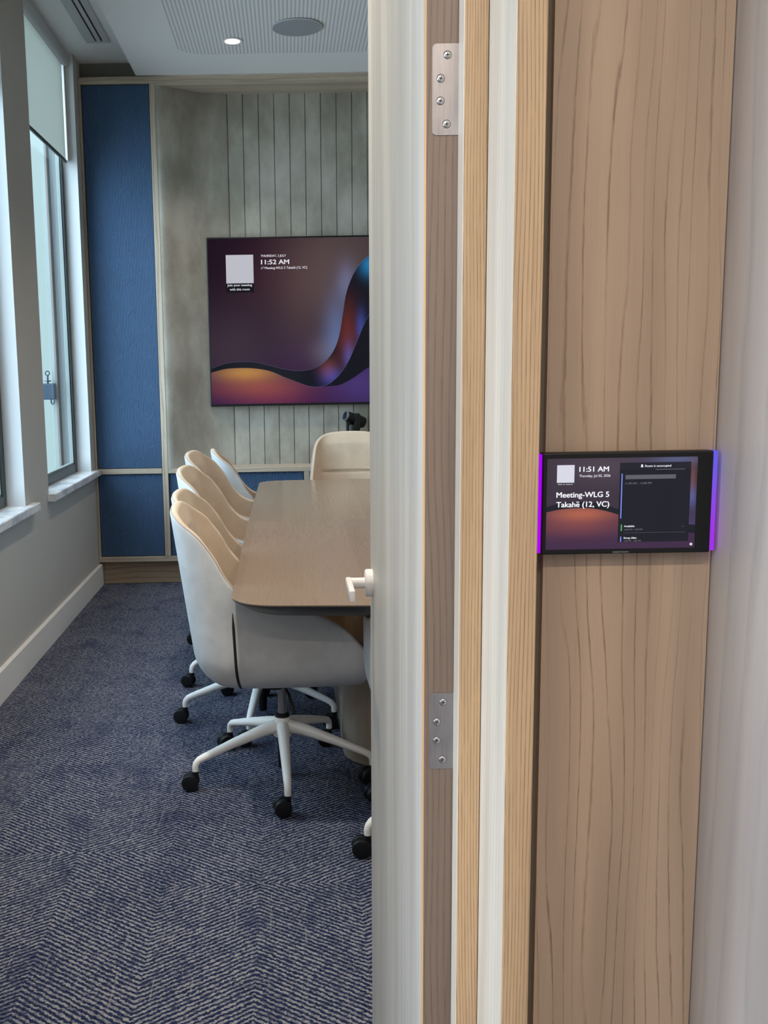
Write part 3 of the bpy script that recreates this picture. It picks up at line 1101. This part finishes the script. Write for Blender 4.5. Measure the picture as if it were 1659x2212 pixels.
m.prism([(-0.052, -0.0105), (-0.041, -0.0105), (-0.041, 0.0105), (-0.052, 0.0105)], 'Y', -0.115, 0.009, 0.0025)
m.build('lever', 'white_plastic', hd, True)

# ------------------------------------------------------------------ corridor panelling and touch panel
struct(MB().box(0.3062, 0.5085, 1.160, 1.174, 0.0, 2.69), 'wall_panel', 'oak_panel', 'warm oak wall panel behind the touch panel', 'wall panel')
struct(MB().box(0.5100, 0.62, -3.0, 1.165, 0.0, 2.69), 'wall_corridor_right', 'oak_cool_sheen', 'oak side wall at the right edge with cool sheen painted in', 'wall')
struct(MB().box(0.2565, 0.70, 1.170, 1.1748, 0.0, 2.69), 'trim_11', 'mat_shadow' if 'mat_shadow' in MATS else mat('mat_shadow', (0.17, 0.145, 0.115), 0.8), 'dark shadow gap beside the oak wall panel', 'joint')

tp_ = tag(empty('touch_panel', (0.3978, 1.160, 1.2368)), 'black room booking touch panel with glowing purple sides', 'touch panel')
TX, TZ = 0.3978, 1.2368


def px_(x): return x - TX


def pz_(z): return z - TZ


MB().box(-0.1002, 0.1002, -0.0215, -0.004, -0.0603, 0.0608, 0.0018).build('housing', 'black_plastic', tp_)
MB().box(-0.085, 0.085, -0.004, 0.0, -0.05, 0.05).build('back_box', 'black_plastic', tp_)


def b_bar():
    x, y, z = coords()
    return mixc(z.step(-0.06, 0.06), (0.46, 0.0, 1.0), (0.40, 0.0, 1.0))


def b_bar2():
    x, y, z = coords()
    return mixc(z.step(-0.05, 0.06), (0.44, 0.04, 1.0), (0.17, 0.14, 0.98))


emit('bar_glow_left', build=b_bar, strength=1.0)
emit('bar_glow_right', build=b_bar2, strength=0.8)
MB().box(-0.1060, -0.1002, -0.0195, -0.006, -0.0585, 0.0595, 0.001).build('light_bar', 'bar_glow_left', tp_)
MB().box(0.1002, 0.1062, -0.0195, -0.006, -0.0585, 0.0605, 0.001).build('light_bar', 'bar_glow_right', tp_)


def b_ts():
    x, y, z = coords()
    x, z = x + TX, z + TZ
    c = (0.042, 0.030, 0.046)
    c = addc(c, (0.03, 0.022, 0.028), blob(x, z, 0.37, 1.28, 0.05, 0.02))
    c = addc(c, (0.05, 0.07, 0.16), blob(x, z, 0.455, 1.288, 0.03, 0.006))
    c = addc(c, (0.10, 0.03, 0.02), blob(x, z, 0.474, 1.265, 0.004, 0.02))
    c = addc(c, (0.03, 0.06, 0.22), blob(x, z, 0.474, 1.243, 0.006, 0.012))
    c = addc(c, (0.03, 0.02, 0.12), blob(x, z, 0.474, 1.20, 0.01, 0.02))
    return c


emit('panel_backdrop', build=b_ts, strength=1.0, gloss=0.2)


def b_td():
    x, y, z = coords()
    x, z = x + TX, z + TZ
    c = (0.050, 0.022, 0.060)
    c = addc(c, (0.34, 0.090, 0.010), blob(x, z, 0.345, 1.226, 0.040, 0.009))
    c = addc(c, (0.13, 0.030, 0.004), blob(x, z, 0.340, 1.211, 0.055, 0.012))
    return c


emit('panel_dunes', build=b_td, strength=1.0, gloss=0.2)
emit('panel_dark', (0.010, 0.011, 0.018), 1.0, gloss=0.2)
emit('panel_header', (0.022, 0.022, 0.032), 1.0)
emit('panel_text', (0.95, 0.95, 1.0), 1.0)
emit('panel_text_dim', (0.20, 0.20, 0.23), 1.0)
emit('panel_grey', (0.12, 0.12, 0.135), 1.0)
emit('panel_line_blue', (0.22, 0.30, 0.95), 1.0)
emit('panel_green', (0.10, 0.42, 0.14), 1.0)
emit('panel_tile', (0.70, 0.70, 0.80), 1.0)
YS = -0.0216
m = MB()
m.flat([(px_(x), pz_(z)) for x, z in ((0.3030, 1.1828), (0.4792, 1.1828), (0.4792, 1.2909), (0.3030, 1.2909))], YS)
ts = m.build('screen', 'panel_backdrop', tp_)


def quad(name, x0, x1, z0, z1, k, mt):
    mm = MB()
    mm.flat([(px_(x), pz_(z)) for x, z in ((x0, z0), (x1, z0), (x1, z1), (x0, z1))], YS - 0.00012 * k)
    return mm.build(name, mt, ts)


dn = crom([(0.3030, 1.2278), (0.3209, 1.2311), (0.339, 1.2323), (0.3541, 1.2318), (0.3693, 1.2292), (0.3873, 1.2239), (0.41, 1.215), (0.44, 1.205), (0.4792, 1.20)], 5)
da = crom([(0.3030, 1.2342), (0.3207, 1.2384), (0.335, 1.2395), (0.3479, 1.2395), (0.3661, 1.2369), (0.3871, 1.2304), (0.41, 1.222), (0.44, 1.214), (0.4792, 1.21)], 5)
m = MB()
m.flat([(px_(p[0]), pz_(p[1])) for p in dn] + [(px_(0.4792), pz_(1.1828)), (px_(0.3030), pz_(1.1828))], YS - 0.00012)
m.build('dune_graphic', 'panel_dunes', ts)
m = MB()
m.grid([[(px_(p[0]), YS - 0.0002, pz_(p[1])) for p in dn], [(px_(p[0]), YS - 0.0002, pz_(p[1])) for p in da]])
m.build('ridge_graphic', 'panel_dark', ts)
quad('agenda_card', 0.3882, 0.4715, 1.1907, 1.2850, 3, 'panel_dark')
quad('agenda_header', 0.3882, 0.4715, 1.2772, 1.2850, 4, 'panel_header')
quad('header_line', 0.4300, 0.4644, 1.2762, 1.2770, 5, 'panel_grey')
quad('meeting_marker', 0.3902, 0.3914, 1.2192, 1.2722, 5, 'panel_line_blue')
quad('blurred_line', 0.3948, 0.4540, 1.2655, 1.2705, 5, 'panel_grey')
quad('free_marker', 0.3912, 0.3926, 1.2040, 1.2117, 5, 'panel_green')
quad('next_marker', 0.3910, 0.3922, 1.1910, 1.1974, 5, 'panel_line_blue')
quad('separator', 0.3952, 0.4681, 1.2016, 1.2019, 5, 'panel_grey')
quad('code_tile', 0.3145, 0.3349, 1.2625, 1.2833, 3, 'panel_tile')
for body, x0, x1, zb, cap, mt, bo in (
        ('11:51 AM', 0.3404, 0.3752, 1.2753, 0.0061, 'panel_text', 0.024), ('Thursday, Jul 02, 2026', 0.3405, 0.3771, 1.2689, 0.0030, 'panel_text', 0.0),
        ('Scan to reserve', 0.3159, 0.3330, 1.2601, 0.0014, 'panel_text', 0.0), ('Meeting-WLG 5', 0.3142, 0.3764, 1.2451, 0.0066, 'panel_text', 0.024),
        ('Takah\u0113 (12, VC)', 0.3143, 0.3768, 1.2336, 0.0066, 'panel_text', 0.024), ('Room is unoccupied', 0.4174, 0.4479, 1.2797, 0.0025, 'panel_text', 0.015),
        ('11:30 AM - 12:00 PM', 0.3948, 0.4256, 1.2595, 0.0024, 'panel_text_dim', 0.0), ('Available', 0.3950, 0.4074, 1.2087, 0.0022, 'panel_text', 0.02),
        ('12:00 PM - 2:30 PM', 0.3951, 0.4168, 1.2047, 0.0020, 'panel_text_dim', 0.0), ('Kirsty Allan', 0.3951, 0.4102, 1.1946, 0.0022, 'panel_text', 0.02),
        ('2:30 PM - 4:00 PM', 0.3953, 0.4153, 1.1912, 0.0019, 'panel_text_dim', 0.0), ('>', 0.4638, 0.4652, 1.2075, 0.0024, 'panel_text_dim', 0.0)):
    text('screen_text', body, px_(x0), px_(x1), pz_(zb), cap, YS - 0.0008, mt, ts, bo)
text('maker_name', 'CRESTRON', px_(0.3823), px_(0.4013), pz_(1.1780), 0.0017, YS - 0.0004, 'panel_text_dim', tp_, 0.03)
m = MB()
m.lathe([(0.0011, 0.0), (0.0011, 0.0002)], (px_(0.4138), YS - 0.0007, pz_(1.2817)), (0, -1, 0), 14)
m.flat([(px_(0.4122), pz_(1.2795)), (px_(0.4154), pz_(1.2795)), (px_(0.4148), pz_(1.2808)), (px_(0.4128), pz_(1.2808))], YS - 0.0008)
m.build('person_icon', 'panel_text', ts)
m = MB()
m.tube([(px_(0.4750 + 0.0011 * math.cos(t)), YS - 0.0007, pz_(1.1870 + 0.0011 * math.sin(t))) for t in [2 * PI * k / 16 for k in range(17)]], 0.0005, 6)
m.build('gear_icon', 'panel_text', ts)
MB().lathe([(0.0009, 0.0), (0.0007, 0.0003)], (px_(0.4915), YS - 0.0001, pz_(1.2893)), (0, -1, 0), 12).build('light_sensor', 'lens_glass', tp_)

# ------------------------------------------------------------------ meeting table
TBX, TBY = 0.42, 4.255
tb_ = tag(empty('meeting_table', (TBX, TBY, 0.0)), 'long oak topped meeting table with rounded corners and dark edge', 'table')


def table_outline(inset, n=10):
    hx0, hx1, hy, r = 0.595 - inset, 0.625 - inset, 1.580 - inset, 0.13
    pts = []
    # slightly bowed ends and sides
    for cx, cy, a0 in ((1, 1, 0), (-1, 1, PI / 2), (-1, -1, PI), (1, -1, 1.5 * PI)):
        hx = hx0 if True else hx1
        for k in range(n + 1):
            a = a0 + PI / 2 * k / n
            pts.append((cx * (hx - r) + r * math.cos(a), cy * (hy - r - 0.02) + r * math.sin(a)))
        if cy * cx > 0:      # end edge: bow outward
            for t in (0.25, 0.5, 0.75):
                xx = cx * (hx - r) * (1 - 2 * t)
                pts.append((xx, cy * (hy - 0.02 + 0.02 * math.sin(PI * t))))
        else:
            for t in (0.25, 0.5, 0.75):
                yy = cy * (hy - r - 0.02) * (1 - 2 * t)
                pts.append((cx * (hx + 0.005 * math.sin(PI * t)), yy))
    return pts


def loops(mb, spec):
    rows = [[(p[0], p[1], z) for p in table_outline(i)] for i, z in spec]
    mb.grid(rows, close_u=True)
    b = mb.bm
    b.verts.ensure_lookup_table()


m = MB()
loops(m, [(0.0010, 0.7350), (0.0, 0.7358), (0.0, 0.7392), (0.0010, 0.7400)])
vs = [m.bm.verts.new((p[0], p[1], 0.74)) for p in table_outline(0.0010)]
m.bm.faces.new(vs)
ttop = m.build('tabletop', 'table_veneer', tb_, True)
ttop.data.transform(Matrix.Translation((TBX, TBY, 0)))
ttop.location = (-TBX, -TBY, 0)
m = MB()
loops(m, [(0.0010, 0.7350), (0.0015, 0.7315), (0.0030, 0.7300), (0.046, 0.6970), (0.065, 0.6940)])
vs = [m.bm.verts.new((p[0], p[1], 0.694)) for p in table_outline(0.065)][::-1]
m.bm.faces.new(vs)
o = m.build('bevelled_underside', 'table_edge', tb_, True)
o['label'] = 'dark bevelled edge'
ped = []
for cx, cy, a0 in ((1, 1, 0), (-1, 1, PI / 2), (-1, -1, PI), (1, -1, 1.5 * PI)):
    for k in range(13):
        a = a0 + PI / 2 * k / 12
        ped.append((cx * 0.085 + 0.15 * math.cos(a), cy * 0.82 + 0.15 * math.sin(a)))
MB().prism(ped, 'Z', 0.0, 0.695, 0.002).build('pedestal', 'pedestal_veneer', tb_, True)

# ------------------------------------------------------------------ chairs
# back centre -> arm tip : u, v, top height, recline
CH = [(-0.270, 0.000, 0.960, 0.140), (-0.268, 0.075, 0.959, 0.140), (-0.262, 0.150, 0.951, 0.135), (-0.243, 0.205, 0.928, 0.120), (-0.205, 0.240, 0.888, 0.090),
      (-0.170, 0.254, 0.828, 0.065), (-0.135, 0.263, 0.752, 0.045), (-0.075, 0.269, 0.688, 0.02), (0.040, 0.272, 0.655, 0.0), (0.140, 0.270, 0.638, 0.0), (0.218, 0.265, 0.592, 0.0), (0.270, 0.259, 0.535, 0.0), (0.297, 0.254, 0.505, 0.0)]
full = [(c[0], -c[1], c[2], c[3]) for c in CH[:0:-1]] + CH
PL = crom(full, 5)
NP = len(PL)
ZB = 0.380


def normals():
    out = []
    for i in range(NP):
        a, b = PL[max(0, i - 1)], PL[min(NP - 1, i + 1)]
        t = Vector((b[0] - a[0], b[1] - a[1])).normalized()
        out.append(Vector((t.y, -t.x)))   # outward for this winding
    return out


NO = normals()
if NO[NP // 2].x > 0:
    NO = [-n for n in NO]


def shell_pt(i, z, off=0.0):
    """point on the outer skin at path index i and height z, pushed outward by off."""
    u, v, h, k = PL[i]
    n = NO[i]
    inset = 0.0
    if z < ZB + 0.12:
        q = 1 - (z - ZB) / 0.12
        inset = 0.13 * (1 - math.sqrt(max(0.0, 1 - q * q)))
    tv_ = max(0.0, z - 0.66) * 0.10
    vv = v * (1 - tv_ * min(1.0, abs(v) / 0.2))
    p = Vector((u - k * (z - 0.5), vv)) + n * (off - inset)
    return Vector((p.x, p.y, z))


def make_chair(name, label, group):
    root = tag(empty(name), label, 'chair', group)
    # outer skin with rounded rim
    rows = []
    nz = 16
    for j in range(8):
        q = j / 8
        rows.append([shell_pt(i, ZB + 0.12 * (1 - math.cos(q * PI / 2))) for i in range(NP)])
    for j in range(nz + 1):
        s = j / nz
        rows.append([shell_pt(i, ZB + 0.12 + max(0.002, PL[i][2] - ZB - 0.12) * s) for i in range(NP)])

    def th(i):
        return 0.021 + 0.012 * (1 - min(1, abs(PL[i][1]) / 0.27))
    def rim(k):
        a = PI * k / 6
        return [shell_pt(i, PL[i][2], -th(i) * 0.5 * (1 - math.cos(a))) + Vector((0, 0, th(i) * 0.42 * math.sin(a))) for i in range(NP)]
    rows += [rim(1), rim(2)]
    m = MB()
    m.grid(rows)
    bt = [m.bm.verts.new(p) for p in rows[0]]
    m.bm.faces.new(bt)
    bmesh.ops.recalc_face_normals(m.bm, faces=m.bm.faces[:])
    m.build('outer_shell', 'leather_outer', root, True)
    # inner lining
    rows = [rim(2), rim(3), rim(4), rim(5)]
    for j in range(73):
        s = j / 72
        r = []
        for i in range(NP):
            h = PL[i][2]
            z = h - (h - 0.43) * s
            wgt = max(0.0, 1 - (abs(PL[i][1]) / 0.205) ** 6) if PL[i][0] < -0.15 else 0.0
            zc = 0.722
            if z > zc:
                pad = 0.014 * wgt * min(1.0, (z - zc) / 0.006) * min(1.0, max(0.0, (h - z) / 0.06))
            else:
                pad = 0.009 * wgt * min(1.0, (zc - z) / 0.010)
            r.append(shell_pt(i, max(z, ZB + 0.13), -th(i) - pad - 0.14 * max(0, s - 0.72)) + Vector((0, 0, min(0.0, z - ZB - 0.13))))
        rows.append(r)
    m = MB()
    m.grid(rows, flip=True)
    m.build('inner_lining', 'leather_inner', root, 'all')
    # piping
    m = MB()
    m.tube([shell_pt(i, PL[i][2], -0.0045) + Vector((0, 0, 0.0075)) for i in range(NP)], 0.0026, 6)
    m.build('piping', 'piping', root, True)
    # zips on the side seams
    idx = min(range(NP // 2, NP), key=lambda i: abs(PL[i][0] + 0.128))
    for i in (idx, NP - 1 - idx):
        m = MB()
        n = NO[i]
        zz = [0.66 - (0.66 - ZB - 0.004) * k / 24 for k in range(25)]
        pth = [shell_pt(i, z, 0.0005) for z in zz]
        wid = [0.0012 + 0.0045 * min(1, k / 4) * (1.0 if k < 23 else 0.6) for k in range(25)]
        m.tube(pth, [(w_, w_ * 0.45) if False else w_ * 0.8 for w_ in wid], 8)
        m.build('side_zip', 'zip_dark', root, True)
    # seat cushion
    m = MB()
    spts = []
    for i in range(NP):
        p = shell_pt(i, 0.52, -th(i) - 0.012)
        spts.append((min(p.x, 0.290), p.y))
    rows = []
    for ins, z in ((0.02, 0.425), (0.004, 0.435), (0.0, 0.455), (0.008, 0.468), (0.035, 0.476)):
        cxm = 0.02
        rows.append([(cxm + (x_ - cxm) * (1 - ins / 0.25), y_ * (1 - ins / 0.25), z) for x_, y_ in spts])
    m.grid(rows, close_u=True)
    m.bm.faces.new([m.bm.verts.new(p) for p in rows[-1]])
    m.bm.faces.new([m.bm.verts.new(p) for p in rows[0]][::-1])
    bmesh.ops.recalc_face_normals(m.bm, faces=m.bm.faces[:])
    m.build('seat', 'leather_inner', root, True)
    # mechanism under the seat, gas lift
    m = MB()
    m.prism([(-0.09, ZB - 0.024), (0.09, ZB - 0.024), (0.12, ZB), (-0.12, ZB)], 'Y', -0.08, 0.08, 0.004)
    m.lathe([(0.034, ZB - 0.05), (0.038, ZB - 0.024)], (0, 0, 0), (0, 0, 1), 20)
    m.build('mechanism', 'black_plastic', root)
    m = MB()
    m.tube([(0.03, -0.04, ZB - 0.03), (0.045, -0.10, ZB - 0.045), (0.055, -0.125, ZB - 0.085), (0.06, -0.13, ZB - 0.105)], [0.004, 0.005, 0.008, 0.006], 8)
    m.build('height_lever', 'black_plastic', root, True)
    m = MB().lathe([(0.0145, 0.20), (0.0145, ZB - 0.048)], (0, 0, 0), (0, 0, 1), 24)
    m.build('gas_lift', 'grey_metal', root, True)
    m = MB().lathe([(0.016, 0.028), (0.017, 0.03), (0.017, 0.15)], (0, 0, 0), (0, 0, 1), 20)
    m.build('lift_tube', 'black_plastic', root, True)
    MB().lathe([(0.026, 0.212), (0.024, 0.222), (0.016, 0.226)], (0, 0, 0), (0, 0, 1), 24).build('collar', 'black_plastic', root, True)
    MB().lathe([(0.026, 0.142), (0.032, 0.146), (0.034, 0.18), (0.030, 0.206), (0.027, 0.213), (0.015, 0.214)], (0, 0, 0), (0, 0, 1), 32).build('hub', 'white_metal', root, True)
    leg_me = caster_me = None
    for k in range(5):
        if leg_me is None:
            m = MB()
            m.tube([(0.012, 0, 0.182), (0.07, 0, 0.172), (0.18, 0, 0.142), (0.285, 0, 0.109), (0.302, 0, 0.102), (0.312, 0, 0.092), (0.315, 0, 0.080), (0.315, 0, 0.066)],
                   [(0.023, 0.026), (0.020, 0.021), (0.0165, 0.016), (0.0135, 0.0125), (0.0125, 0.0120), (0.0115, 0.0115), (0.0112, 0.0112), (0.0108, 0.0108)], 16)
            lg = m.build('leg', 'white_metal', root, True)
            leg_me = lg.data
            m = MB()
            m.tube([(0, 0, 0.066), (0, 0, 0.050)], 0.0098, 12)
            m.lathe([(0.012, -0.0045), (0.024, -0.0045), (0.024, 0.0045), (0.012, 0.0045)], (-0.018, 0, 0.030), (0, 1, 0), 20)
            m.box(-0.020, 0.010, -0.006, 0.006, 0.036, 0.054, 0.002)
            for sgn in (-1, 1):
                m.lathe([(0.008, sgn * 0.005), (0.0265, sgn * 0.005), (0.0285, sgn * 0.008), (0.0285, sgn * 0.019), (0.0265, sgn * 0.0225), (0.020, sgn * 0.024), (0.004, sgn * 0.0235)], (-0.018, 0, 0.0287), (0, 1, 0), 28)
            cs_ = m.build('caster', 'black_rubber', lg, True)
            caster_me = cs_.data
        else:
            lg = lg.copy()
            COL.objects.link(lg)
            cs_ = cs_.copy()
            COL.objects.link(cs_)
            cs_.parent = lg
        lg['_k'] = k
        cs_.location = (0.315, 0, 0)
    return root


def place(root, x, y, rot, phase, casters, dz=0.0, dx=0.0):
    root.location = (x, y, 0)
    root.rotation_euler = (0, 0, math.radians(rot))
    for ch in root.children:
        if ch.name.startswith('leg'):
            k = ch['_k']
            a = math.radians(phase - rot + 72 * k)
            ch.rotation_euler = (0, 0, a)
            for c in ch.children:
                c.rotation_euler = (0, 0, -a + math.radians(-rot + casters + (k * 37 % 25) - 12))
        elif ch.name.startswith('gas'):
            ch.location = (0, 0, dz)
        elif ch.name.startswith(('outer', 'inner', 'piping', 'side_zip', 'seat', 'mech', 'height')):
            ch.location = (-dx, 0, dz)


GRP = 'leather shell chairs around the meeting table'
proto = make_chair('office_chair', 'pale leather swivel chair nearest the door on the window side', GRP)
chairs = [proto] + [copy_tree(proto) for _ in range(6)]
SPOT = [
    (-0.060, 3.240, 2, 201, 10, -0.012, 'pale leather swivel chair nearest the camera on the window side of the table'),
    (-0.120, 3.820, -2, 190, 4, -0.040, 'second pale leather chair along the window side, just behind the nearest one'),
    (-0.160, 4.380, -4, 212, -5, 0.0, 'third pale leather chair from the camera on the window side, in mid row'),
    (-0.180, 4.940, -5, 186, 8, 0.022, 'fourth pale leather chair on the window side, turned to show its tan lining'),
    (-0.105, 5.515, 6, 200, 0, -0.012, 'last pale leather chair on the window side, turned away near the blue panel'),
    (0.400, 5.985, -90, 90, 30, 0.025, 'pale leather chair at the far table end below the wall screen'),
    (0.494, 2.792, 90, 206, 10, 0.0, 'pale leather chair at the near table end, mostly hidden behind the door'),
]
for c, (x, y, r, ph, cst, dz, lab) in zip(chairs, SPOT):
    dx = {proto: 0.024, chairs[2]: -0.02}.get(c, 0.0)     # seats slide a little on their mechanism
    place(c, x + dx, y, r, ph, cst, dz, dx)
    c['label'] = lab
for c in chairs:
    for ch in c.children:
        if '_k' in ch:
            del ch['_k']
